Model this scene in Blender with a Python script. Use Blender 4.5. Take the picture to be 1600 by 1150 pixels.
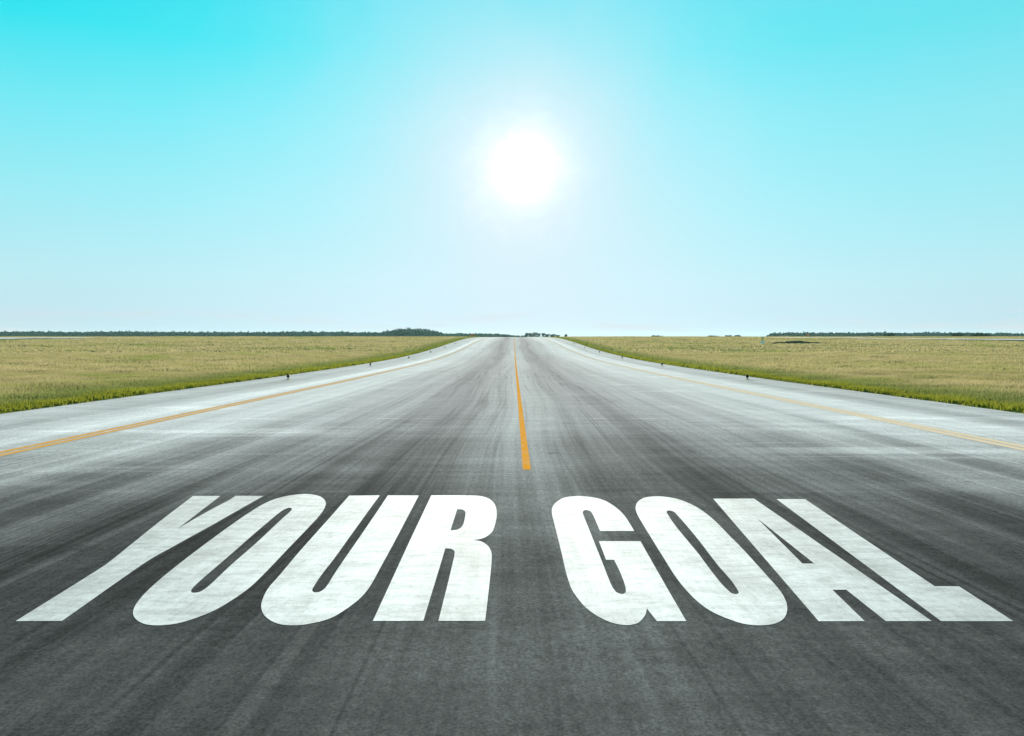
import bpy, bmesh, math, random
import numpy as np
from mathutils import Vector
from mathutils.geometry import tessellate_polygon

for o in list(bpy.data.objects):
    bpy.data.objects.remove(o)
S = bpy.context.scene
COL = S.collection
R = math.radians

# ------------------------------------------------------------------ camera
EYE = 2.25
cam_d = bpy.data.cameras.new("camera")
cam = bpy.data.objects.new("camera", cam_d)
COL.objects.link(cam)
cam_d.sensor_fit = 'HORIZONTAL'
cam_d.sensor_width = 36.0
cam_d.lens = 1250.0 * 36.0 / 1600.0
cam_d.clip_start = 0.1
cam_d.clip_end = 20000.0
cam.location = (0, 0, EYE)
cam.rotation_euler = (R(90 - 2.245), 0, R(0.115))
S.camera = cam

# ------------------------------------------------------------------ light and sky
SUN_EL, SUN_AZ = 11.81, 0.57          # the sun stands low, straight over the end of the taxiway
sun_dir = Vector((math.sin(R(SUN_AZ)) * math.cos(R(SUN_EL)), math.cos(R(SUN_AZ)) * math.cos(R(SUN_EL)), math.sin(R(SUN_EL))))
sun_d = bpy.data.lights.new("sun", 'SUN')
sun_d.energy = 5.0
sun_d.angle = R(0.5)
sun_d.color = (1.0, 0.90, 0.78)
sun = bpy.data.objects.new("sun", sun_d)
COL.objects.link(sun)
sun.rotation_euler = sun_dir.to_track_quat('Z', 'Y').to_euler()

S.view_settings.view_transform = 'Standard'
S.view_settings.look = 'None'
S.view_settings.gamma = 1.0
S.view_settings.use_curve_mapping = False
S.view_settings.exposure = 1.35
S.render.engine = 'CYCLES'
S.cycles.use_denoising = True
S.cycles.max_bounces = 6
S.cycles.volume_bounces = 0


class NG:
    """short hand for building node graphs"""
    def __init__(self, tree):
        self.t = tree
        tree.nodes.clear()

    def n(self, typ, **kw):
        nd = self.t.nodes.new(typ)
        for k, v in kw.items():
            setattr(nd, k, v)
        return nd

    def link(self, a, b):
        self.t.links.new(a, b)

    def put(self, sock, v):
        if hasattr(v, 'is_output'):
            self.t.links.new(v, sock)
        else:
            sock.default_value = v

    def m(self, op, a, b=0.0, c=None, clamp=False):
        nd = self.n('ShaderNodeMath', operation=op)
        nd.use_clamp = clamp
        self.put(nd.inputs[0], a)
        self.put(nd.inputs[1], b)
        if c is not None:
            self.put(nd.inputs[2], c)
        return nd.outputs[0]

    def add(self, a, b): return self.m('ADD', a, b)
    def sub(self, a, b): return self.m('SUBTRACT', a, b)
    def mul(self, a, b): return self.m('MULTIPLY', a, b)

    def step(self, v, lo, hi, a=0.0, b=1.0):
        nd = self.n('ShaderNodeMapRange', interpolation_type='SMOOTHSTEP')
        self.put(nd.inputs[0], v)
        for i, x in enumerate((lo, hi, a, b)):
            self.put(nd.inputs[1 + i], x)
        return nd.outputs[0]

    def bump1(self, v, c, w):
        """gaussian of v about c"""
        d = self.m('DIVIDE', self.sub(v, c), w)
        return self.m('EXPONENT', self.mul(self.mul(d, d), -1.0))

    def vec(self, x, y, z=0.0):
        nd = self.n('ShaderNodeCombineXYZ')
        self.put(nd.inputs[0], x); self.put(nd.inputs[1], y); self.put(nd.inputs[2], z)
        return nd.outputs[0]

    def noise(self, v, scale=1.0, detail=3.0, rough=0.55, dist=0.0):
        nd = self.n('ShaderNodeTexNoise')
        self.put(nd.inputs['Vector'], v)
        nd.inputs['Scale'].default_value = scale
        nd.inputs['Detail'].default_value = detail
        nd.inputs['Roughness'].default_value = rough
        nd.inputs['Distortion'].default_value = dist
        return nd.outputs[0]

    def mix(self, f, a, b, blend='MIX'):
        nd = self.n('ShaderNodeMix', data_type='RGBA', blend_type=blend)
        nd.clamp_factor = True
        self.put(nd.inputs[0], f)
        for s, v in ((nd.inputs[6], a), (nd.inputs[7], b)):
            if isinstance(v, (tuple, list)):
                v = tuple(v) + (1.0,) if len(v) == 3 else v
            self.put(s, v)
        return nd.outputs[2]

    def ramp(self, f, stops):
        nd = self.n('ShaderNodeValToRGB')
        self.put(nd.inputs[0], f)
        el = nd.color_ramp.elements
        while len(el) < len(stops):
            el.new(0.5)
        for e, (p, c) in zip(el, stops):
            e.position = p
            e.color = tuple(c) + (1.0,)
        return nd.outputs[0]

    def scale(self, col, k):
        nd = self.n('ShaderNodeVectorMath', operation='SCALE')
        self.put(nd.inputs[0], col); self.put(nd.inputs[3], k)
        return nd.outputs[0]


W = bpy.data.worlds.new("World")
S.world = W
W.use_nodes = True
g = NG(W.node_tree)
tc = g.n('ShaderNodeTexCoord')
sky = g.n('ShaderNodeTexSky', sky_type='NISHITA')
sky.sun_disc = False
sky.sun_elevation = R(SUN_EL)
sky.sun_rotation = R(SUN_AZ)
sky.air_density = 1.0
sky.dust_density = 0.6
sky.ozone_density = 1.0
sep = g.n('ShaderNodeSeparateXYZ')
g.link(tc.outputs['Generated'], sep.inputs[0])
el = g.m('MULTIPLY', g.m('ARCSINE', sep.outputs[2]), 180 / math.pi)      # degrees above the horizon
dot = g.n('ShaderNodeVectorMath', operation='DOT_PRODUCT')
g.link(tc.outputs['Generated'], dot.inputs[0])
dot.inputs[1].default_value = sun_dir
th = g.m('MULTIPLY', g.m('ARCCOSINE', g.m('MINIMUM', dot.outputs['Value'], 1.0)), 180 / math.pi)   # degrees from the sun
bw = g.n('ShaderNodeRGBToBW')
g.link(sky.outputs[0], bw.inputs[0])
lum = g.m('POWER', bw.outputs[0], 0.12)
tint = g.ramp(g.m('DIVIDE', g.m('MAXIMUM', el, 0.0), 90.0), [
    (0.0, (.54, .70, .78)), (4 / 90, (.49, .785, .86)), (9 / 90, (.34, .83, .91)), (14 / 90, (.19, .84, .94)),
    (19 / 90, (.035, .82, .93)), (24 / 90, (.010, .77, .92)), (38 / 90, (.05, .42, .55)), (1.0, (.05, .18, .30))])
cir = g.noise(tc.outputs['Generated'], 7.0, 5.0, .6, .6)          # thin uneven cirrus in the glare
th = g.mul(th, g.add(.80, g.mul(cir, .40)))
halo = g.m('EXPONENT', g.mul(g.m('POWER', g.m('DIVIDE', th, 11.5), 1.5), -1.0))
rag = g.noise(tc.outputs['Generated'], 32.0, 4.0, .6, 1.0)
th2 = g.mul(th, g.add(.62, g.mul(rag, .76)))                    # the glare burns unevenly through it
core = g.m('EXPONENT', g.mul(g.m('POWER', g.m('DIVIDE', th2, 1.85), 1.35), -1.0))
c = g.scale(tint, lum)
az = g.m('ARCTAN2', sep.outputs[0], sep.outputs[1])
veil = g.mul(g.step(az, R(4), R(34)), g.step(el, 3.0, 16.0))       # thin high veil to the right of the sun
c = g.mix(g.mul(veil, 0.19), c, (.80, .93, 1.0))
c = g.mix(g.mul(halo, 0.9), c, (1.0, 1.02, 1.12))
glow = g.n('ShaderNodeVectorMath', operation='ADD')
g.link(c, glow.inputs[0])
g.link(g.scale((1.0, .97, .90), g.add(core, g.mul(g.bump1(th, 0.0, 5.5), .10))), glow.inputs[1])
# thin fair-weather cloud lying along the horizon
cl = g.noise(g.vec(g.mul(az, 6.0), g.mul(el, 1.1), 3.0), 1.0, 4.0, 0.6)
clf = g.mul(g.step(cl, 0.46, 0.75), g.step(el, 0.0, 2.6, 1.0, 0.0))
c = g.mix(g.mul(clf, 0.85), glow.outputs[0], (.92, .90, .95))
bg = g.n('ShaderNodeBackground')
g.link(g.scale(c, 3.14), bg.inputs[0])
bg.inputs[1].default_value = 0.1
wo = g.n('ShaderNodeOutputWorld')
g.link(bg.outputs[0], wo.inputs[0])


# ------------------------------------------------------------------ helpers
def tag(o, label=None, cat=None, group=None, kind=None):
    for k, v in (('label', label), ('category', cat), ('group', group), ('kind', kind)):
        if v:
            o[k] = v
    return o


def mesh_obj(name, verts, faces, mat=None, parent=None, smooth=False):
    me = bpy.data.meshes.new(name)
    me.from_pydata([tuple(v) for v in verts], [], [tuple(f) for f in faces])
    if smooth:
        me.polygons.foreach_set('use_smooth', [True] * len(me.polygons))
    me.update()
    o = bpy.data.objects.new(name, me)
    COL.objects.link(o)
    if mat:
        me.materials.append(mat)
    if parent:
        o.parent = parent
    return o


def bm_obj(name, bm, mat=None, parent=None):
    me = bpy.data.meshes.new(name)
    bm.normal_update()
    bm.to_mesh(me)
    bm.free()
    o = bpy.data.objects.new(name, me)
    COL.objects.link(o)
    if mat:
        me.materials.append(mat)
    if parent:
        o.parent = parent
    return o


def empty(name, loc):
    o = bpy.data.objects.new(name, None)
    o.empty_display_size = 0.2
    o.location = loc
    COL.objects.link(o)
    return o


def copy_tree(o, parent=None):
    c = o.copy()
    COL.objects.link(c)
    if parent:
        c.parent = parent
    for ch in list(o.children):
        copy_tree(ch, c)
    return c


def lathe(bm, prof, seg=16, loc=(0, 0, 0)):
    rings = []
    for r, z in prof:
        rings.append([bm.verts.new((loc[0] + r * math.cos(2 * math.pi * i / seg), loc[1] + r * math.sin(2 * math.pi * i / seg), loc[2] + z)) for i in range(seg)])
    for a, b in zip(rings, rings[1:]):
        for i in range(seg):
            bm.faces.new((a[i], a[(i + 1) % seg], b[(i + 1) % seg], b[i]))
    bm.faces.new(list(reversed(rings[0])))
    bm.faces.new(rings[-1])


def box(bm, c, s, bev=0.0):
    vs = bmesh.ops.create_cube(bm, size=1.0)['verts']
    for v in vs:
        v.co = Vector((c[0] + v.co.x * s[0], c[1] + v.co.y * s[1], c[2] + v.co.z * s[2]))
    if bev:
        es = list({e for v in vs for e in v.link_edges})
        bmesh.ops.bevel(bm, geom=es, offset=bev, segments=2, affect='EDGES')


# terrain: the taxiway dips away from the camera, then climbs to a crest some 350 m off
PY = np.array([-40, 0, 22, 38, 52, 68, 84, 108, 140, 165, 195, 235, 290, 345, 420, 620, 1000, 2500, 9000.])
PZ = np.array([.42, 0, -.231, -.40, -.55, -.68, -.79, -.86, -.66, -.33, .20, .90, 1.60, 1.93, 2.02, 1.80, 1.25, -.5, -6.])
_h = np.diff(PY); _d = np.diff(PZ) / _h
_m = np.zeros_like(PY)
_m[0], _m[-1] = _d[0], _d[-1]
for i in range(1, len(PY) - 1):
    if _d[i - 1] * _d[i] > 0:
        w1, w2 = 2 * _h[i] + _h[i - 1], _h[i] + 2 * _h[i - 1]
        _m[i] = (w1 + w2) / (w1 / _d[i - 1] + w2 / _d[i])


def prof(y):
    y = np.asarray(y, float)
    k = np.clip(np.searchsorted(PY, y) - 1, 0, len(PY) - 2)
    t = (y - PY[k]) / _h[k]
    return ((1 + 2 * t) * (1 - t) ** 2 * PZ[k] + t * (1 - t) ** 2 * _h[k] * _m[k]
            + t * t * (3 - 2 * t) * PZ[k + 1] + t * t * (t - 1) * _h[k] * _m[k + 1])


YR = np.unique(np.concatenate([np.arange(-40, 60, 1.0), np.arange(60, 200, 2.0), np.arange(200, 440, 3.0),
                               np.arange(440, 1000, 20.0), np.array([1000, 1100, 1250, 1500, 2000, 3000.])]))
EDGE = 16.75


def swell(x, y):
    """soft rise and fall of the meadow, nothing on the pavement"""
    a = np.clip((np.abs(x) - 18.5) / 14.0, 0, 1)
    s = (np.sin(x * .071 + 1.3) * np.sin(y * .093 + .4) + .6 * np.sin(x * .17 + y * .06) * np.sin(y * .21 + 2.0)
         + .35 * np.sin(x * .33 + .5) * np.sin(y * .47 + x * .05))
    f = np.clip((900 - y) / 500, 0, 1)
    return a * s * .13 * f


def ground_z(x, y):
    x = np.asarray(x, float); y = np.asarray(y, float)
    z = prof(y) + swell(x, y)
    ax = np.abs(x)
    lip = np.where(ax < EDGE - .05, -.08, np.where(ax < EDGE + .35, -.08 + .10 * (ax - EDGE + .05) / .4, .02))
    return z + np.where(y < 425, lip, 0.0)


def sheet(name, xs, ys, zf, mat, uvless=True):
    X, Y = np.meshgrid(xs, ys)
    Z = zf(X, Y)
    v = np.stack([X, Y, Z], -1).reshape(-1, 3)
    nx, ny = len(xs), len(ys)
    i = np.arange(nx - 1)[None, :] + nx * np.arange(ny - 1)[:, None]
    f = np.stack([i, i + 1, i + nx + 1, i + nx], -1).reshape(-1, 4)
    return fast_mesh(name, v, f, mat, smooth=True)


def fast_mesh(name, v, f, mat, smooth=False, attr=None):
    me = bpy.data.meshes.new(name)
    k = f.shape[1]
    me.vertices.add(len(v)); me.vertices.foreach_set('co', np.ascontiguousarray(v, dtype=np.float32).ravel())
    me.loops.add(f.size); me.loops.foreach_set('vertex_index', np.ascontiguousarray(f, dtype=np.int32).ravel())
    me.polygons.add(len(f)); me.polygons.foreach_set('loop_start', np.arange(0, f.size, k, dtype=np.int32))
    me.polygons.foreach_set('loop_total', np.full(len(f), k, dtype=np.int32))
    if smooth:
        me.polygons.foreach_set('use_smooth', np.ones(len(f), dtype=bool))
    if attr is not None:
        a = me.attributes.new('tone', 'FLOAT', 'POINT')
        a.data.foreach_set('value', np.ascontiguousarray(attr, dtype=np.float32))
    me.update(calc_edges=True)
    me.validate()
    o = bpy.data.objects.new(name, me)
    COL.objects.link(o)
    me.materials.append(mat)
    return o


def new_mat(name):
    m = bpy.data.materials.new(name)
    m.use_nodes = True
    return m, NG(m.node_tree)


def finish(g, col, rough=0.7, spec=0.3, bump=None, dist=0.01, strength=0.5, metal=0.0):
    p = g.n('ShaderNodeBsdfPrincipled')
    g.put(p.inputs['Base Color'], tuple(col) + (1.0,) if isinstance(col, tuple) and len(col) == 3 else col)
    g.put(p.inputs['Roughness'], rough)
    g.put(p.inputs['Specular IOR Level'], spec)
    g.put(p.inputs['Metallic'], metal)
    if bump is not None:
        b = g.n('ShaderNodeBump')
        b.inputs['Distance'].default_value = dist
        b.inputs['Strength'].default_value = strength
        g.put(b.inputs['Height'], bump)
        g.link(b.outputs[0], p.inputs['Normal'])
    o = g.n('ShaderNodeOutputMaterial')
    g.link(p.outputs[0], o.inputs[0])
    return p


def plain(name, col, rough=.6, spec=.4, grain=20.0, amt=.25):
    m, g = new_mat(name)
    geo = g.n('ShaderNodeNewGeometry')
    nz = g.noise(geo.outputs['Position'], grain, 3.0)
    k = g.step(nz, .3, .7, 1 - amt, 1 + amt)
    finish(g, g.scale(tuple(col), k), rough, spec)
    return m


def xyz(g):
    geo = g.n('ShaderNodeNewGeometry')
    s = g.n('ShaderNodeSeparateXYZ')
    g.link(geo.outputs['Position'], s.inputs[0])
    return s.outputs[0], s.outputs[1], s.outputs[2], geo.outputs['Position']
LETTERS = {
    'Y': [[(-4.776,11.828,1),(-4.370,11.829,1),(-4.110,9.688,1),(-4.133,10.388,0),(-4.136,10.982,0),(-4.129,11.572,0),(-4.144,11.840,1),(-3.727,11.836,1),(-3.743,11.145,0),(-3.754,10.512,0),(-3.767,9.840,0),(-3.787,9.254,0),(-3.801,8.742,0),(-3.810,8.514,0),(-3.810,8.229,0),(-3.780,7.750,0),(-3.681,6.427,1),(-4.057,6.422,1),(-4.145,7.703,0),(-4.181,8.119,0),(-4.296,8.820,0),(-4.514,10.121,0)]],
    'O1': [[(-3.147,11.992,0),(-2.935,11.869,0),(-2.779,11.610,0),(-2.678,11.313,0),(-2.611,10.963,0),(-2.559,10.444,0),(-2.525,9.698,0),(-2.492,8.795,0),(-2.462,8.056,0),(-2.449,7.640,0),(-2.446,7.403,0),(-2.456,7.191,0),(-2.487,6.934,0),(-2.534,6.696,0),(-2.592,6.553,0),(-2.657,6.440,0),(-2.733,6.362,0),(-2.827,6.329,0),(-2.921,6.335,0),(-3.013,6.385,0),(-3.111,6.487,0),(-3.196,6.626,0),(-3.250,6.763,0),(-3.294,6.924,0),(-3.345,7.189,0),(-3.398,7.627,0),(-3.437,8.121,0),(-3.464,8.528,0),(-3.529,9.877,0),(-3.548,10.695,0),(-3.534,11.287,0),(-3.468,11.644,0),(-3.338,11.879,0)],
          [(-3.103,10.971,0),(-3.048,10.908,0),(-3.020,10.740,0),(-2.999,10.293,0),(-2.925,9.034,0),(-2.888,8.068,0),(-2.851,7.476,0),(-2.847,7.286,0),(-2.865,7.190,0),(-2.906,7.170,0),(-2.943,7.210,0),(-2.966,7.289,0),(-2.990,7.540,0),(-3.014,7.998,0),(-3.037,8.488,0),(-3.082,9.278,0),(-3.120,10.066,0),(-3.143,10.666,0),(-3.134,10.885,0)]],
    'U': [[(-2.456,11.860,1),(-2.002,11.882,1),(-1.936,9.753,0),(-1.888,8.264,0),(-1.881,7.788,0),(-1.862,7.394,0),(-1.845,7.242,0),(-1.810,7.186,0),(-1.775,7.192,0),(-1.749,7.262,0),(-1.744,7.426,0),(-1.757,7.686,0),(-1.775,8.226,0),(-1.813,9.664,0),(-1.880,11.882,1),(-1.417,11.873,1),(-1.370,9.526,0),(-1.353,8.546,0),(-1.344,7.894,0),(-1.338,7.522,0),(-1.343,7.233,0),(-1.365,7.001,0),(-1.404,6.811,0),(-1.449,6.647,0),(-1.494,6.523,0),(-1.557,6.435,0),(-1.640,6.372,0),(-1.711,6.336,0),(-1.790,6.332,0),(-1.877,6.353,0),(-1.969,6.426,0),(-2.061,6.546,0),(-2.125,6.671,0),(-2.174,6.800,0),(-2.211,6.944,0),(-2.255,7.191,0),(-2.274,7.373,0),(-2.285,7.685,0),(-2.328,8.544,0),(-2.404,10.549,0)]],
    'R': [[(-1.232,11.889,1),(-0.676,11.885,0),(-0.504,11.837,0),(-0.379,11.666,0),(-0.283,11.318,0),(-0.235,10.855,0),(-0.223,10.429,0),(-0.232,9.958,0),(-0.262,9.528,0),(-0.312,9.327,0),(-0.377,9.197,0),(-0.460,9.143,1),(-0.380,9.086,0),(-0.306,8.933,0),(-0.255,8.712,0),(-0.236,8.516,0),(-0.229,8.276,0),(-0.227,7.861,0),(-0.229,7.004,0),(-0.232,6.434,1),(-0.613,6.433,1),(-0.621,7.524,0),(-0.629,8.228,0),(-0.634,8.501,0),(-0.649,8.654,0),(-0.674,8.717,0),(-0.714,8.755,0),(-0.755,8.760,1),(-0.753,8.534,0),(-0.736,6.433,1),(-1.147,6.432,1),(-1.192,9.085,0)],
          [(-0.772,10.863,1),(-0.738,10.868,0),(-0.690,10.828,0),(-0.654,10.723,0),(-0.640,10.552,0),(-0.632,10.266,0),(-0.633,9.939,0),(-0.654,9.745,0),(-0.696,9.649,0),(-0.766,9.621,1)]],
    'G': [[(0.970,11.825,0),(1.142,11.762,0),(1.296,11.543,0),(1.387,11.179,0),(1.436,10.837,0),(1.462,10.432,0),(1.464,9.962,0),(1.459,9.594,1),(1.046,9.593,1),(1.048,10.598,0),(1.036,10.748,0),(0.997,10.823,0),(0.958,10.792,0),(0.929,10.662,0),(0.924,10.452,0),(0.921,9.463,0),(0.918,8.150,0),(0.915,7.548,0),(0.922,7.297,0),(0.943,7.178,0),(0.980,7.139,0),(1.013,7.178,0),(1.033,7.278,0),(1.046,7.463,0),(1.055,7.887,0),(1.052,8.296,1),(0.969,8.296,1),(0.978,9.089,1),(1.454,9.090,1),(1.421,7.339,0),(1.407,6.433,1),(1.168,6.432,1),(1.138,6.746,1),(1.098,6.585,0),(1.028,6.424,0),(0.990,6.374,0),(0.915,6.339,0),(0.847,6.359,0),(0.779,6.416,0),(0.719,6.511,0),(0.669,6.618,0),(0.616,6.780,0),(0.572,7.005,0),(0.537,7.266,0),(0.525,7.537,0),(0.519,7.886,0),(0.519,8.550,0),(0.513,10.074,0),(0.511,10.555,0),(0.528,10.902,0),(0.570,11.201,0),(0.653,11.492,0),(0.743,11.694,0),(0.848,11.798,0)]],
    'O2': [[(2.135,11.811,0),(2.274,11.760,0),(2.399,11.596,0),(2.482,11.348,0),(2.544,10.996,0),(2.572,10.538,0),(2.573,10.021,0),(2.546,9.349,0),(2.532,8.864,0),(2.490,8.059,0),(2.469,7.695,0),(2.451,7.382,0),(2.427,7.142,0),(2.393,6.954,0),(2.351,6.792,0),(2.294,6.638,0),(2.222,6.498,0),(2.141,6.403,0),(2.060,6.352,0),(1.991,6.338,0),(1.913,6.345,0),(1.839,6.387,0),(1.763,6.489,0),(1.698,6.603,0),(1.649,6.747,0),(1.611,6.952,0),(1.590,7.180,0),(1.577,7.433,0),(1.574,7.795,0),(1.590,8.525,0),(1.592,8.659,0),(1.621,9.870,0),(1.640,10.474,0),(1.666,10.815,0),(1.705,11.086,0),(1.766,11.347,0),(1.863,11.595,0),(1.966,11.748,0)],
          [(2.121,10.794,0),(2.158,10.729,0),(2.165,10.454,0),(2.136,9.218,0),(2.086,8.053,0),(2.083,7.734,0),(2.072,7.434,0),(2.058,7.270,0),(2.043,7.180,0),(2.009,7.140,0),(1.979,7.161,0),(1.966,7.269,0),(1.959,7.433,0),(1.967,7.842,0),(1.992,8.553,0),(2.001,9.132,0),(2.015,9.889,0),(2.045,10.516,0),(2.063,10.707,0),(2.091,10.781,0)]],
    'A': [[(2.922,11.637,1),(3.522,11.639,1),(3.407,6.437,1),(3.032,6.436,1),(3.058,7.272,1),(2.929,7.271,1),(2.860,6.436,1),(2.485,6.434,1)],
          [(3.161,10.306,1),(3.095,8.154,1),(2.973,8.154,1)]],
    'L': [[(3.838,11.604,1),(4.255,11.605,1),(3.926,7.381,1),(4.152,7.380,1),(4.070,6.438,1),(3.483,6.436,1)]],
}

# ------------------------------------------------------------------ materials
CX = 0.24      # centre line of the taxiway


def pavement_wear(g):
    """shared wear pattern of the taxiway, in metres on the ground"""
    x, y, z, pos = xyz(g)
    wob = g.mul(g.sub(g.noise(g.vec(g.mul(x, .05), g.mul(y, .02), 7.0), 1.0, 2.0), .5), 2.2)
    xr = g.add(g.sub(x, CX), wob)
    lane = g.noise(g.vec(g.mul(xr, .9), g.mul(y, .012), 1.0), 1.0, 6.0, .62)       # broad tyre lanes
    fine = g.noise(g.vec(g.mul(xr, 5.0), g.mul(y, .05), 2.0), 1.0, 7.0, .72)       # fine tyre streaks
    patch = g.noise(g.vec(g.mul(x, .16), g.mul(y, .30), 4.0), 1.0, 5.0, .62)      # worn patches lying across
    speck = g.noise(g.vec(g.mul(x, 14.0), g.mul(y, 9.0), 5.0), 1.0, 3.0, .65)
    grain = g.noise(pos, 38.0, 5.0, .85)
    return x, y, xr, lane, fine, patch, speck, grain, pos


def mat_pavement():
    m, g = new_mat('worn_asphalt')
    x, y, xr, lane, fine, patch, speck, grain, pos = pavement_wear(g)
    ax = g.m('ABSOLUTE', xr)
    # pale worn concrete at the sides, rubber laid down in two broad tracks, a paler stripe between them
    rub = g.add(g.bump1(ax, 2.9, 1.6), g.mul(g.bump1(ax, 6.2, 1.3), .35))
    pale = g.step(ax, 4.0, 8.5)
    v = g.add(.41, g.mul(pale, .13))
    v = g.sub(v, g.mul(rub, .16))
    v = g.add(v, g.mul(g.sub(lane, .5), .34))
    v = g.add(v, g.mul(g.sub(fine, .5), .12))
    cross = g.noise(g.vec(g.mul(x, .45), g.mul(y, 1.9), 41.0), 1.0, 8.0, .72)       # brushed across, worn in bands
    v = g.add(v, g.mul(g.sub(cross, .5), .30))
    # single dark skid marks, each breaking off and starting again
    sk = g.noise(g.vec(g.mul(xr, 2.6), g.mul(y, .018), 31.0), 1.0, 1.5, .5)
    skm = g.mul(g.step(g.m('ABSOLUTE', g.sub(sk, .5)), .008, .030, 1.0, 0.0), g.step(fine, .40, .58))
    v = g.sub(v, g.mul(skm, .09))
    # darker stretch at this end with vignette painted into the colour, reaching further out along the wheel tracks in long ragged tongues
    reach = g.add(y, g.add(g.mul(g.sub(lane, .5), 15.0), g.add(g.mul(g.sub(fine, .5), 7.0), g.mul(g.sub(patch, .5), 6.0))))
    reach = g.sub(reach, g.mul(rub, 5.0))
    near_dark_mask = g.step(reach, 4.0, 25.0, 1.0, 0.0)  # mask for the painted near-end darkening
    near_dark = g.add(.056, g.add(g.mul(g.sub(lane, .5), .09), g.mul(g.sub(fine, .5), .10)))
    near_dark = g.add(near_dark, g.mul(g.bump1(x, .4, 2.4), .048))  # vignette painted in: paler middle, darker sides
    near_dark = g.sub(near_dark, g.mul(skm, .022))
    near_dark = g.mul(near_dark, g.step(patch, .25, .75, .76, 1.24))
    near_dark = g.mul(near_dark, g.step(cross, .3, .7, .85, 1.15))
    rest = g.sub(1.0, near_dark_mask)
    v = g.add(g.mul(v, rest), g.mul(near_dark, near_dark_mask))
    # scuffed pale patches
    sc = g.mul(g.step(patch, .52, .72), g.step(y, 12.0, 19.0))
    v = g.add(v, g.mul(sc, g.add(.03, g.mul(pale, .14))))
    sw = g.noise(g.vec(g.mul(x, .10), g.mul(y, .75), 47.0), 1.0, 8.0, .68, .4)
    sw = g.mul(g.step(sw, .50, .66), g.mul(g.bump1(y, 18.5, 5.0), g.step(ax, 3.2, 7.0)))
    v = g.add(v, g.mul(sw, .17))
    # oil drips and dark blots
    ob = g.noise(g.vec(g.mul(x, .9), g.mul(y, .7), 51.0), 1.0, 4.0, .6)
    v = g.mul(v, g.step(ob, .62, .74, 1.0, .72))
    # transverse joints, worn pale
    jn = g.m('PINGPONG', g.add(y, g.mul(g.sub(patch, .5), .5)), 6.1)
    jn = g.mul(g.step(jn, .03, .16, 1.0, 0.0), g.step(lane, .42, .62))
    v = g.add(v, g.mul(jn, g.mul(.10, g.step(y, 8.0, 20.0))))
    # bleached band just outside each side line
    bl = g.mul(g.bump1(x, -11.75, .6), .15)
    br = g.mul(g.bump1(x, 12.1, .7), .10)
    v = g.add(v, g.mul(g.add(bl, br), g.step(patch, .25, .5, .6, 1.0)))
    # shoulders outside the lines a little darker and streaky
    v = g.sub(v, g.mul(g.step(ax, 12.6, 14.0), g.add(.10, g.mul(g.sub(patch, .5), .42))))
    v = g.mul(v, g.step(speck, .3, .7, .86, 1.14))
    v = g.mul(v, g.step(grain, .32, .68, .60, 1.42))
    # scattered chips of light stone
    chip = g.step(g.noise(g.vec(g.mul(x, 9.0), g.mul(y, 26.0), 9.0), 1.0, 1.0, .5), .80, .86)
    v = g.add(v, g.mul(chip, .10))
    v = g.m('MAXIMUM', v, .03)
    hue = g.mix(g.mul(rub, .7), (1.05, 1.0, .985), (1.09, .985, 1.02))
    hue = g.mix(near_dark_mask, hue, (1.06, 1.02, .99))
    hgt = g.add(g.mul(grain, .6), g.mul(speck, .4))
    finish(g, g.scale(hue, v), 1.0, .0008, hgt, .004, .5)
    return m


def mat_letter():
    m, g = new_mat('white_road_paint')
    x, y, xr, lane, fine, patch, speck, grain, pos = pavement_wear(g)
    worn = g.noise(g.vec(g.mul(x, 1.3), g.mul(y, 1.0), 11.0), 1.0, 6.0, .7)
    scr = g.noise(g.vec(g.mul(x, 18.0), g.mul(y, 8.0), 13.0), 1.0, 4.0, .7)
    brush = g.noise(g.vec(g.mul(x, 2.2), g.mul(y, 7.0), 17.0), 1.0, 7.0, .72)      # worn across by traffic
    v = g.mul(g.step(worn, .32, .62, .68, .89), g.step(brush, .32, .58, .74, 1.0))
    v = g.mul(v, g.step(scr, .25, .60, .84, 1.0))
    v = g.mul(v, g.step(fine, .3, .6, .84, 1.0))
    v = g.mul(v, g.step(g.m('ABSOLUTE', x), 1.6, 4.2, 1.0, .77))      # sun glare and vignette painted in: darker towards the ends of the words
    v = g.mul(v, g.step(grain, .3, .6, .90, 1.0))
    pin = g.mul(g.step(grain, .32, .45, 1.0, 0.0), g.step(worn, .35, .62, 1.0, .30))     # stones showing through
    v = g.mul(v, g.sub(1.0, g.mul(pin, .55)))
    finish(g, g.scale((1.0, .975, .955), v), .85, .055, g.add(grain, speck), .003, .35)
    return m


def mat_line(name, col, fade, edge=.5):
    m, g = new_mat(name)
    x, y, xr, lane, fine, patch, speck, grain, pos = pavement_wear(g)
    ch = g.noise(g.vec(g.mul(x, 10.0), g.mul(y, 2.0), 21.0), 1.0, 5.0, .7)
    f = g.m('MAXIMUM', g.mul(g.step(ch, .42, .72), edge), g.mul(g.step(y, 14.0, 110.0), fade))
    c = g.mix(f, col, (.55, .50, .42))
    c = g.scale(c, g.step(grain, .2, .8, .9, 1.08))
    finish(g, c, .95, .0)
    return m


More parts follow.
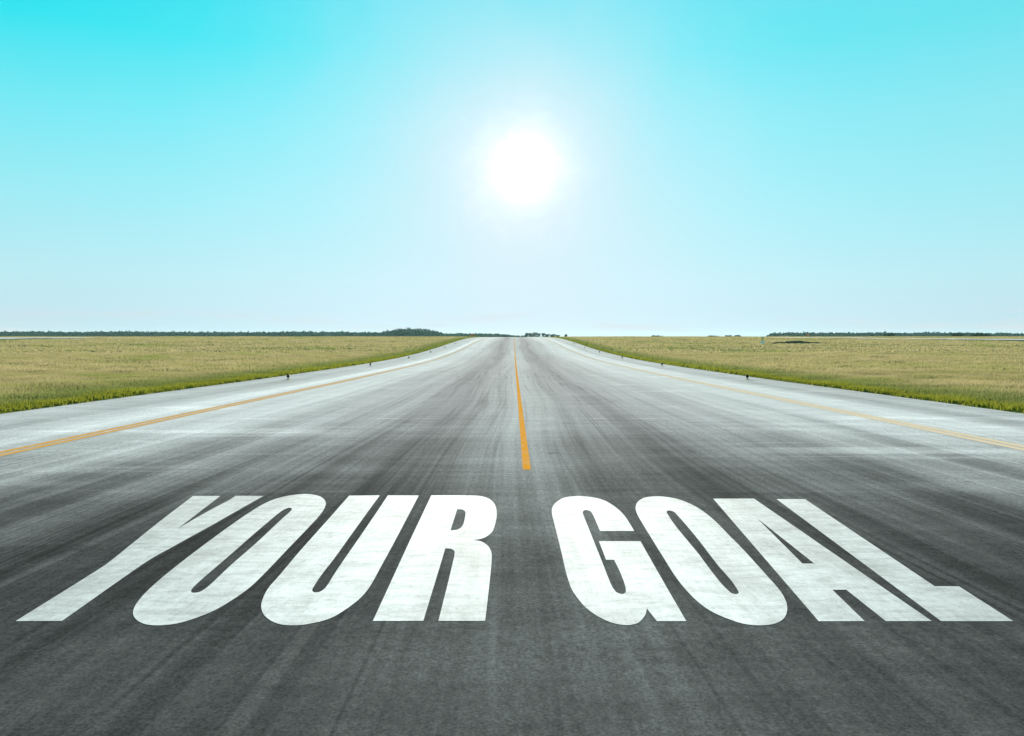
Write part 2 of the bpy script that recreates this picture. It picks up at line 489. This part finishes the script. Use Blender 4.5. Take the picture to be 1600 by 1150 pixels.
def grass_cols(g, x, y, tone):
    """meadow: straw with green drifts; verge beside the pavement: lush green to yellow green"""
    ax = g.m('ABSOLUTE', x)
    big = g.noise(g.vec(g.mul(x, .035), g.mul(y, .05), 1.0), 1.0, 4.0, .6)
    mid = g.noise(g.vec(g.mul(x, .14), g.mul(y, .22), 2.0), 1.0, 4.0, .65)
    straw = g.mix(g.step(mid, .35, .65), (.30, .255, .135), (.23, .215, .09))
    drift = g.noise(g.vec(g.mul(x, .05), g.mul(y, .55), 8.0), 1.0, 6.0, .7)
    straw = g.mix(g.step(drift, .50, .68), straw, (.155, .145, .055))
    straw = g.mix(g.step(mid, .62, .78), straw, (.24, .165, .10))
    green = g.mix(g.step(mid, .3, .7), (.12, .15, .04), (.19, .21, .06))
    c = g.mix(g.step(g.add(g.mul(big, .7), g.mul(mid, .4)), .54, .72), straw, green)
    e = g.add(ax, g.mul(g.sub(mid, .5), 5.0))
    c = g.mix(g.step(e, 18.6, 23.0, 1.0, 0.0), c, (.12, .145, .042))
    c = g.mix(g.step(g.add(ax, g.mul(g.sub(mid, .5), 1.6)), 17.6, 19.0, 1.0, 0.0), c, (.145, .16, .018))
    return c


def mat_blade():
    m, g = new_mat('grass_blades')
    x, y, z, pos = xyz(g)
    at = g.n('ShaderNodeAttribute', attribute_name='tone')
    c = grass_cols(g, x, y, None)
    c = g.scale(c, g.add(.72, g.mul(at.outputs['Fac'], .50)))
    d = g.n('ShaderNodeBsdfDiffuse'); g.link(c, d.inputs[0])
    t = g.n('ShaderNodeBsdfTranslucent'); g.link(c, t.inputs[0])
    mx = g.n('ShaderNodeMixShader')
    mx.inputs[0].default_value = .5
    g.link(d.outputs[0], mx.inputs[1]); g.link(t.outputs[0], mx.inputs[2])
    o = g.n('ShaderNodeOutputMaterial')
    g.link(mx.outputs[0], o.inputs[0])
    return m


def ax_(g, x):
    return g.m('ABSOLUTE', x)


def mat_soil():
    m, g = new_mat('meadow_soil')
    x, y, z, pos = xyz(g)
    c = grass_cols(g, x, y, None)
    c = g.mix(g.mul(g.step(ax_(g, x), 16.9, 17.5, 1.0, 0.0), g.step(g.noise(pos, 2.0, 4.0), .4, .6)), c, (.12, .085, .05))
    n2 = g.noise(g.vec(g.mul(x, 1.2), g.mul(y, 1.2), 4.0), 1.0, 5.0, .7)
    c = g.scale(c, g.step(n2, .25, .75, .7, 1.25))
    finish(g, c, 1.0, .0, n2, .06, .4)
    return m


def mat_leaf(name, a, b):
    m, g = new_mat(name)
    x, y, z, pos = xyz(g)
    at = g.n('ShaderNodeAttribute', attribute_name='tone')
    nz = g.noise(pos, .12, 3.0)
    c = g.mix(g.step(g.add(g.mul(nz, .6), g.mul(at.outputs['Fac'], .4)), .3, .7), a, b)
    d = g.n('ShaderNodeBsdfDiffuse'); g.link(c, d.inputs[0])
    t = g.n('ShaderNodeBsdfTranslucent'); g.link(c, t.inputs[0])
    mx = g.n('ShaderNodeMixShader'); mx.inputs[0].default_value = .10
    g.link(d.outputs[0], mx.inputs[1]); g.link(t.outputs[0], mx.inputs[2])
    o = g.n('ShaderNodeOutputMaterial'); g.link(mx.outputs[0], o.inputs[0])
    return m


M_PAVE = mat_pavement()
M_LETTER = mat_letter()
M_YELLOW = mat_line('yellow_line_paint', (.78, .31, .035), .0, .34)
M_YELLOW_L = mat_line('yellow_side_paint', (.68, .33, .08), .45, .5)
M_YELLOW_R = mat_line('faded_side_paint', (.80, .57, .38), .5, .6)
M_BLADE = mat_blade()
M_SOIL = mat_soil()
M_LEAF = mat_leaf('wood_foliage', (.008, .055, .033), (.020, .085, .042))
M_LEAF_DARK = mat_leaf('dark_foliage', (.020, .050, .022), (.035, .075, .030))
M_BARK = plain('bark', (.10, .075, .05), .9, .1, 3.0)
M_CONC = plain('bleached_concrete', (.40, .42, .41), .8, .2, .4)
M_ORANGE = plain('orange_panel', (.62, .20, .05), .5, .4, 2.0, .2)
M_AMBER = plain('amber_panel', (.80, .52, .16), .5, .4, 2.0, .2)
M_WHITEP = plain('white_panel', (.75, .75, .73), .5, .4, 2.0, .1)
M_STEEL = plain('galvanised_steel', (.35, .36, .37), .45, .5, 8.0, .15)
M_CAST = plain('yellow_casting', (.55, .38, .10), .8, .08, 30.0, .2)
M_LENS, _g = new_mat('dark_blue_glass')
finish(_g, (.004, .008, .03), .6, .12)
M_HEAP = plain('dark_soil', (.105, .088, .05), 1.0, .0, 1.5, .35)

# ------------------------------------------------------------------ ground, taxiway, painted lines
xs = [0.0]
xs += list(np.arange(4.0, EDGE - 1, 4.0)) + [EDGE - .45, EDGE - .05, EDGE + .35, EDGE + .9]
step = 1.2
while xs[-1] < 2300:
    xs.append(xs[-1] + step)
    if xs[-1] > 70:
        step *= 1.09
xs = np.array(sorted({-a for a in xs} | set(xs)))
ground = tag(sheet('ground', xs, YR, ground_z, M_SOIL), kind='structure')
yp = YR[YR <= 423]
px = np.array([-EDGE, -13, -9, -5, 0, 5, 9, 13, EDGE])
pave = tag(sheet('taxiway', px, yp, lambda X, Y: prof(Y), M_PAVE), kind='structure')


def stripes(name, spans, y0, mat, dz=.003):
    """flat painted stripes following the pavement rows; spans = [(x0, x1), ...]"""
    ys = yp[yp > y0]
    ys = np.concatenate([[y0], ys])
    z = np.interp(ys, YR, prof(YR)) + dz
    v, f = [], []
    for a, b in spans:
        o = len(v)
        for yy, zz in zip(ys, z):
            v += [(a, yy, zz), (b, yy, zz)]
        f += [(o + 2 * i, o + 2 * i + 1, o + 2 * i + 3, o + 2 * i + 2) for i in range(len(ys) - 1)]
    return mesh_obj(name, v, f, mat)


tag(stripes('painted_line', [(CX - .073, CX + .073)], 14.36, M_YELLOW),
    'orange yellow centre line running down the middle of the taxiway to the horizon', 'road marking')
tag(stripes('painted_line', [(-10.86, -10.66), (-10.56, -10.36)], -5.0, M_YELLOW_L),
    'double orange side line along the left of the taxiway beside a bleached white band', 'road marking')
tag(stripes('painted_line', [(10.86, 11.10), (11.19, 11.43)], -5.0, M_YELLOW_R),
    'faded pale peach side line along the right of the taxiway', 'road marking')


# ------------------------------------------------------------------ the painted words
def smooth_loop(pts, n=7):
    """centripetal spline through the points, broken at the flagged corners"""
    N = len(pts)
    P = [Vector((p[0], p[1])) for p in pts]
    cor = [bool(p[2]) for p in pts]
    out = []
    for i in range(N):
        p1, p2 = P[i], P[(i + 1) % N]
        if cor[i] and cor[(i + 1) % N]:
            out.append(p1)
            continue
        p0 = P[i - 1] if not cor[i] else p1 + (p1 - p2)
        p3 = P[(i + 2) % N] if not cor[(i + 1) % N] else p2 + (p2 - p1)
        t0 = 0.0
        t1 = t0 + max((p1 - p0).length, 1e-6) ** .5
        t2 = t1 + max((p2 - p1).length, 1e-6) ** .5
        t3 = t2 + max((p3 - p2).length, 1e-6) ** .5
        for k in range(n):
            t = t1 + (t2 - t1) * k / n
            a1 = p0 * ((t1 - t) / (t1 - t0)) + p1 * ((t - t0) / (t1 - t0))
            a2 = p1 * ((t2 - t) / (t2 - t1)) + p2 * ((t - t1) / (t2 - t1))
            a3 = p2 * ((t3 - t) / (t3 - t2)) + p3 * ((t - t2) / (t3 - t2))
            b1 = a1 * ((t2 - t) / (t2 - t0)) + a2 * ((t - t0) / (t2 - t0))
            b2 = a2 * ((t3 - t) / (t3 - t1)) + a3 * ((t - t1) / (t3 - t1))
            out.append(b1 * ((t2 - t) / (t2 - t1)) + b2 * ((t - t1) / (t2 - t1)))
    return out


def paint_letter(loops):
    polys = [[Vector((p.x, p.y, 0)) for p in smooth_loop(l)] for l in loops]
    tris = tessellate_polygon(polys)
    flat = [p for l in polys for p in l]
    cx = sum(p.x for p in flat) / len(flat)
    cy = sum(p.y for p in flat) / len(flat)
    zc = -0.0105 * cy
    v = [(p.x - cx, p.y - cy, -0.0105 * p.y + .0025 - zc) for p in flat]
    f = []
    for t in tris:
        a, b, c = (Vector(v[i]) for i in t)
        nz = (b - a).cross(c - a).z
        if abs(nz) < 1e-9:
            continue
        f.append(tuple(t) if nz > 0 else tuple(reversed(t)))
    o = mesh_obj('painted_letter', v, f, M_LETTER)
    o.location = (cx, cy, zc)
    return o


LETTER_LABEL = {
    'Y': ('white painted letter Y, first letter of YOUR on the dark pavement', 'letters of the painted word YOUR'),
    'O1': ('white painted letter O between the Y and the U on the dark pavement', 'letters of the painted word YOUR'),
    'U': ('white painted letter U between an O and the R on the dark pavement', 'letters of the painted word YOUR'),
    'R': ('bright white painted letter R, last letter of YOUR', 'letters of the painted word YOUR'),
    'G': ('bright white painted letter G, first letter of GOAL', 'letters of the painted word GOAL'),
    'O2': ('bright white painted letter O between the G and the A on the pavement', 'letters of the painted word GOAL'),
    'A': ('white painted letter A between an O and the L on the dark pavement', 'letters of the painted word GOAL'),
    'L': ('greyish white painted letter L, last letter of GOAL', 'letters of the painted word GOAL'),
}
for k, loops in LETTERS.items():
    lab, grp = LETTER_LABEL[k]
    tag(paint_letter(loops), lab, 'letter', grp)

# ------------------------------------------------------------------ edge lights
light0 = empty('edge_light', (0, 0, 0))
bm = bmesh.new(); lathe(bm, [(.16, 0), (.16, .018), (.10, .028), (.055, .045)], 20); bm_obj('base_plate', bm, M_CAST, light0)
bm = bmesh.new(); lathe(bm, [(.038, .04), (.038, .12), (.05, .125), (.05, .14)], 14); bm_obj('stem', bm, M_CAST, light0)
bm = bmesh.new(); lathe(bm, [(.09, .135), (.105, .15), (.105, .18), (.085, .19)], 20); bm_obj('housing', bm, M_LENS, light0)
bm = bmesh.new(); lathe(bm, [(.082, .185), (.082, .25), (.068, .30), (.04, .335), (.008, .345)], 20); bm_obj('lens', bm, M_LENS, light0)
first = True
ORD = ['nearest', 'second', 'third', 'fourth', 'fifth', 'sixth']
for side, X in (('left', -14.74), ('right', 15.26)):
    for i, yy in enumerate((52.2, 82.3, 112.5, 142.2, 172.0, 202.0)):
        o = light0 if first else copy_tree(light0)
        first = False
        o.location = (X, yy, float(np.interp(yy, YR, prof(YR))))
        if i == 0:
            lab = 'dark blue edge light on the %s shoulder, the nearest and largest' % side
        elif i == 5:
            lab = 'tiny dark edge light on the %s shoulder, the farthest of its row' % side
        else:
            lab = 'dark blue edge light on the %s shoulder, %s of its row' % (side, ORD[i])
        tag(o, lab, 'runway light', 'edge lights along the %s shoulder' % side)

# ------------------------------------------------------------------ marker boards out on the field
def gz(x, y):
    return float(ground_z(x, y))


def board(x, y, w, h, lift, panel_mat, label, back=None):
    r = empty('marker_board', (x, y, gz(x, y)))
    tag(r, label, 'sign', 'marker boards far out beside the taxiway')
    bm = bmesh.new(); box(bm, (0, 0, lift + h / 2), (w, .12, h), .03); bm_obj('panel', bm, panel_mat, r)
    bm = bmesh.new(); box(bm, (0, 0, lift + h + .05), (w + .1, .16, .1), .02); bm_obj('frame_cap', bm, M_STEEL, r)
    for s in (-1, 1):
        bm = bmesh.new(); lathe(bm, [(.06, -.2), (.06, lift - .002)], 8, (s * w * .36, 0, 0)); bm_obj('leg', bm, M_STEEL, r)
    if back:
        bm = bmesh.new(); box(bm, (0, -.2, lift * .45), (w * 1.5, .2, lift * .8), .03); bm_obj('skirt', bm, back, r)
    return r


board(-17.9, 346, 2.6, 1.0, .35, M_ORANGE, 'rusty orange marker board at the far left corner of the pavement')
board(121, 330, 1.5, .9, .5, M_ORANGE, 'small orange marker board standing in front of the right hand wood')
board(64, 206, .62, .85, .95, M_AMBER, 'amber marker board with white skirt left of the right hand wood', M_WHITEP)

# heap of dark soil in the right meadow
bm = bmesh.new()
rng = random.Random(5)
HX, HY = 73.5, 208.0
for (ox, oy, rx, ry, h) in ((0, 0, 3.4, 2.2, .72), (-3.6, .5, 2.6, 1.8, .40), (3.8, -.3, 2.8, 1.7, .42), (7.5, -.8, 3.0, 1.4, .26)):
    vs = bmesh.ops.create_icosphere(bm, subdivisions=3, radius=1.0)['verts']
    for v in vs:
        k = 1 + .16 * math.sin(v.co.x * 7 + ox) * math.cos(v.co.y * 6) + rng.uniform(-.06, .06)
        v.co = Vector((ox + v.co.x * rx * k, oy + v.co.y * ry * k, v.co.z * h * k))
tag(bm_obj('soil_heap', bm, M_HEAP), 'long low heap of dark soil lying in the right hand meadow', 'soil heap').location = (HX, HY, gz(HX, HY))

# pale concrete strips beyond the meadows
def strip_band(name, xs_, near, far):
    v, f = [], []
    for x, a, b in zip(xs_, near, far):
        for k in range(5):
            yy = a + (b - a) * k / 4
            v.append((x, yy, gz(x, yy) + .22))
    for i in range(len(xs_) - 1):
        for k in range(4):
            a = i * 5 + k
            f.append((a, a + 5, a + 6, a + 1))
    o = mesh_obj(name, v, f, M_CONC)
    if o.data.polygons[0].normal.z < 0:
        o.data.flip_normals()
    return tag(o, kind='structure')


STRIPS = []
for knots in (((100, 304, 316), (112, 292, 311), (130, 260, 288), (150, 234, 266), (200, 196, 240), (270, 160, 215)),
              ((-290, 150, 238), (-205, 222, 276), (-165, 262, 294), (-146, 288, 299))):
    kx, kn, kf = np.array(knots, float).T
    xx_ = np.linspace(kx[0], kx[-1], 70)
    strip_band('concrete_path', xx_, np.interp(xx_, kx, kn), np.interp(xx_, kx, kf))
    STRIPS.append((kx, kn, kf))


def off_strip(x, y):
    ok = np.ones(len(x), bool)
    for kx, kn, kf in STRIPS:
        ok &= ~((x > kx[0] - .5) & (x < kx[-1] + .5) & (y > np.interp(x, kx, kn) - 9) & (y < np.interp(x, kx, kf) + .6))
    return ok

# ------------------------------------------------------------------ grass
rs = np.random.default_rng(7)


def blades(n_try, y0, y1, per, w, h, hj, lean, keep=None, inner=EDGE, margin=7.0):
    """tufts between distances y0 and y1, inside what the camera and its neighbours can see"""
    yy = np.sqrt(rs.uniform(y0 ** 2, y1 ** 2, n_try))
    half = .68 * yy + margin
    xx = rs.uniform(-1, 1, n_try) * half
    k = np.abs(xx) > inner + .04 + .28 * np.abs(np.sin(yy * 1.7) * np.sin(yy * .61 + 1.0)) + .18 * rs.random(n_try)
    if keep is not None:
        k &= keep(xx, yy)
    xx, yy = xx[k], yy[k]
    n = len(xx)
    clump = .5 + .5 * np.sin(xx * .9 + 1.7 * np.sin(yy * .31)) * np.sin(yy * .7 + 1.3 * np.sin(xx * .23))
    V, T = [], []
    for b in range(per):
        bx = xx + rs.normal(0, w * 1.6, n); by = yy + rs.normal(0, w * 1.6, n)
        near_edge = np.clip((np.abs(bx) - inner) / 6.0, 0, 1)
        hh = h * (1 - hj + 2 * hj * rs.random(n)) * (.55 + .45 * near_edge) * (.7 + .55 * clump)
        ang = rs.uniform(-.9, .9, n)
        ww = w * rs.uniform(.6, 1.3, n)
        dx, dy = np.cos(ang) * ww / 2, np.sin(ang) * ww / 2
        lx = rs.normal(0, lean, n) * hh + .12 * hh; ly = rs.normal(0, lean, n) * hh
        zz = ground_z(bx, by) - .02
        inward = np.abs(bx) < inner + .01
        bx = np.where(inward, np.sign(bx) * (inner + .03), bx)
        V.append(np.stack([np.stack([bx - dx, by - dy, zz], 1), np.stack([bx + dx, by + dy, zz], 1),
                           np.stack([bx + lx, by + ly, zz + hh], 1)], 1).reshape(-1, 3))
        tn = np.clip(rs.normal(.5, .22, n) * .7 + .3 * clump, 0, 1)
        T.append(np.repeat(tn, 3))
    return np.concatenate(V), np.concatenate(T)


parts = [blades(190000, 17, 62, 3, .05, .30, .35, .35),
         blades(110000, 60, 135, 3, .15, .36, .35, .35),
         blades(110000, 130, 430, 3, .45, .23, .35, .5, off_strip)]
V = np.concatenate([p[0] for p in parts]); T = np.concatenate([p[1] for p in parts])
F = np.arange(len(V)).reshape(-1, 3)
grass = fast_mesh('meadow_grass', V, F, M_BLADE, attr=T)
tag(grass, 'dry straw coloured meadow grass with green drifts and a green verge beside the taxiway', kind='stuff')

# ------------------------------------------------------------------ woods on the horizon and single trees
def leaf_cloud(cx, cy, cz, rx, ry, rz, n, s, rng_):
    """leaf clumps spread through an uneven crown"""
    u = rng_.normal(size=(n, 3)); u /= np.linalg.norm(u, axis=1)[:, None]
    r = rng_.uniform(.35, 1.0, n) ** .5
    lob = 1 + .22 * np.sin(u[:, 0] * 4 + cx) * np.cos(u[:, 2] * 5 + cy) + .12 * rng_.normal(size=n)
    c = np.stack([cx + u[:, 0] * rx * r * lob, cy + u[:, 1] * ry * r * lob, cz + u[:, 2] * rz * r * lob], 1)
    a = rng_.normal(size=(n, 3)); a /= np.linalg.norm(a, axis=1)[:, None]
    b = np.cross(a, rng_.normal(size=(n, 3))); b /= np.linalg.norm(b, axis=1)[:, None]
    ss = s * rng_.uniform(.6, 1.4, n)[:, None]
    q = np.stack([c + a * ss, c + b * ss, c - a * ss * .8, c - b * ss], 1).reshape(-1, 3)
    t = np.repeat(np.clip(rng_.normal(.5, .25, n), 0, 1), 4)
    return q, t


def px_dir(px):
    return (px - 802.5) / 1250.0


def wood(spec, dist, depth, label, mat, seed, gap):
    """spec: [(photo x, crown top above eye level in metres at that distance)] along the skyline"""
    rg = np.random.default_rng(seed)
    xs_ = np.array([s[0] for s in spec], float); hs = np.array([s[1] for s in spec], float)
    qs, ts = [], []
    for row in range(3):
        p = xs_[0]
        while p < xs_[-1]:
            D = dist + row * depth / 2 + rg.uniform(-12, 12)
            x = px_dir(p) * D
            top = np.interp(p, xs_, hs) * (1.0 - .05 * (2 - row)) * rg.uniform(.82, 1.06) * D / dist
            base = float(prof(D)) - .4
            topz = EYE + top
            hh = max(topz - base, 1.0)
            r = min(hh * .42, 4.5) * rg.uniform(.8, 1.25)
            q, t = leaf_cloud(x, D, base + hh * .54, r, r, hh * .47, 95, 1.15, rg)
            qs.append(q); ts.append(t)
            if row == 0:   # undergrowth
                q, t = leaf_cloud(x + rg.uniform(-3, 3), D - 4, base + hh * .22, r * 1.1, r, hh * .28, 50, 1.1, rg)
                qs.append(q); ts.append(t)
            p += gap * rg.uniform(.7, 1.3)
    q = np.concatenate(qs); t = np.concatenate(ts)
    o = fast_mesh('distant_wood', q, np.arange(len(q)).reshape(-1, 4), mat, attr=t)
    return tag(o, label, kind='stuff')


U = 1100 / 1250.0     # metres per photo pixel at the woods
wood([(-140, 8 * U), (0, 8.2 * U), (40, 8.4 * U), (100, 7.6 * U), (200, 8.2 * U), (300, 7.4 * U), (400, 7.0 * U), (470, 8.2 * U), (540, 7.4 * U), (603, 6.6 * U)],
     1100, 60, 'long dark wood along the horizon left of the taxiway', M_LEAF, 3, 6.0)
wood([(600, 7 * U), (612, 10 * U), (625, 11.8 * U), (640, 12.6 * U), (655, 12.0 * U), (668, 11.0 * U), (680, 8.2 * U), (690, 6.5 * U)],
     1040, 50, 'rounded grove rising above the wood left of the taxiway', M_LEAF, 4, 5.0)
wood([(688, 5.6 * U), (715, 5.8 * U), (745, 5.6 * U), (775, 5.4 * U), (790, 3.6 * U), (802, 1.8 * U), (815, 1.4 * U), (822, 1.6 * U)],
     1250, 60, 'low bluish wood behind the far end of the taxiway', M_LEAF, 5, 5.0)
wood([(1199, 1.5 * U), (1203, 5.0 * U), (1230, 6.8 * U), (1275, 6.4 * U), (1330, 6.2 * U), (1375, 6.6 * U), (1420, 5.8 * U), (1455, 6.8 * U), (1490, 6.2 * U), (1540, 5.2 * U), (1560, 5.8 * U), (1600, 4.6 * U), (1740, 5.2 * U)],
     1100, 60, 'long bluish wood along the horizon right of the taxiway', M_LEAF, 6, 6.0)


def tree(px, D, h, r, name, label, cat, group, mat, seed, n=150):
    rg = np.random.default_rng(seed)
    x = px_dir(px) * D
    b = float(ground_z(x, D))
    t0 = empty(name, (x, D, b))
    tag(t0, label, cat, group)
    bm = bmesh.new()
    lathe(bm, [(.26, -.3), (.20, h * .25), (.13, h * .55), (.04, h * .85)], 8)
    for k in range(5):
        a = k * 2.4 + seed
        p0 = Vector((0, 0, h * (.25 + .1 * k)))
        p1 = p0 + Vector((math.cos(a) * r * .7, math.sin(a) * r * .7, h * .18))
        d = (p1 - p0).normalized(); s1 = d.cross(Vector((0, 0, 1))).normalized() * .07; s2 = d.cross(s1).normalized() * .07
        va = [bm.verts.new(p0 + s1), bm.verts.new(p0 + s2), bm.verts.new(p0 - s1), bm.verts.new(p0 - s2)]
        tip = bm.verts.new(p1)
        for i in range(4):
            bm.faces.new((va[i], va[(i + 1) % 4], tip))
    bm_obj('trunk', bm, M_BARK, t0)
    qs, ts = [], []
    for k in range(6):
        a = k * 1.9 + seed * .7
        rr = r * rg.uniform(.25, .55)
        q, t = leaf_cloud(math.cos(a) * rr, math.sin(a) * rr, h * rg.uniform(.30, .8), r * .55, r * .55, h * .2, n // 6, .55, rg)
        qs.append(q); ts.append(t)
    q, t = leaf_cloud(0, 0, h * .16, r * .9, r * .7, h * .20, n // 3, .5, rg)
    qs.append(q); ts.append(t)
    q = np.concatenate(qs); t = np.concatenate(ts)
    o = fast_mesh('crown', q, np.arange(len(q)).reshape(-1, 4), mat, attr=t)
    o.parent = t0
    return t0


TG = 'trees on the skyline right of the far end of the taxiway'
for i, (p, h, r, lab) in enumerate([
        (823, 5.0, 3.0, 'leftmost small tree in the clump right of the far end of the taxiway'),
        (829, 5.6, 3.2, 'round tree between the leftmost and the tallest tree of the clump at the taxiway end'),
        (835, 6.8, 3.4, 'tallest tree of the clump right of the far end of the taxiway'),
        (841, 6.0, 3.2, 'broad tree on the right shoulder of the tallest tree at the taxiway end'),
        (849, 4.6, 3.0, 'short tree standing past the gap right of the tallest tree'),
        (855, 3.8, 3.0, 'low tree at the right end of the clump, above the pavement edge')]):
    tree(p, 900, h, r, 'skyline_tree', lab, 'tree', TG, M_LEAF, 20 + i)
SG = 'bushes scattered along the skyline'
for i, (p, D, h, r, lab) in enumerate([
        (863, 700, 2.6, 2.2, 'low bush just right of the skyline trees by the taxiway end'),
        (871, 700, 2.2, 2.0, 'small bush where the right verge meets the skyline'),
        (884, 640, 2.2, 1.0, 'tiny single bush standing alone on the bare skyline right of the taxiway'),
        (1026, 620, 1.3, 5.0, 'leftmost low bush on the bare skyline of the right meadow'),
        (1114, 600, 1.3, 4.6, 'low bush midway along the bare skyline of the right meadow'),
        (1138, 560, 1.2, 2.6, 'dark low bush left of the tall amber marker board'),
        (1152, 620, 1.5, 3.0, 'low bush closest on the left to the tall amber marker board'),
        (1494, 420, 2.0, 4.2, 'small dark bush in front of the right hand wood'),
        (1530, 400, 2.2, 4.6, 'widest dark bush in front of the right hand wood'),
        (1388, 480, 2.6, 4.0, 'dark green bush at the foot of the middle of the right hand wood')]):
    tree(p, D, h, r, 'skyline_bush', lab, 'bush', SG, M_LEAF_DARK, 40 + i, 110)

# ------------------------------------------------------------------ haze
bm = bmesh.new()
box(bm, (0, 1450, 7.0), (5400, 3200, 20.0))
m, g = new_mat('haze')
pv = g.n('ShaderNodeVolumePrincipled')
pv.inputs['Color'].default_value = (.55, .95, .93, 1)
pv.inputs['Density'].default_value = .00006
pv.inputs['Anisotropy'].default_value = .2
o = g.n('ShaderNodeOutputMaterial')
g.link(pv.outputs[0], o.inputs['Volume'])
tag(bm_obj('haze', bm, m), kind='stuff')
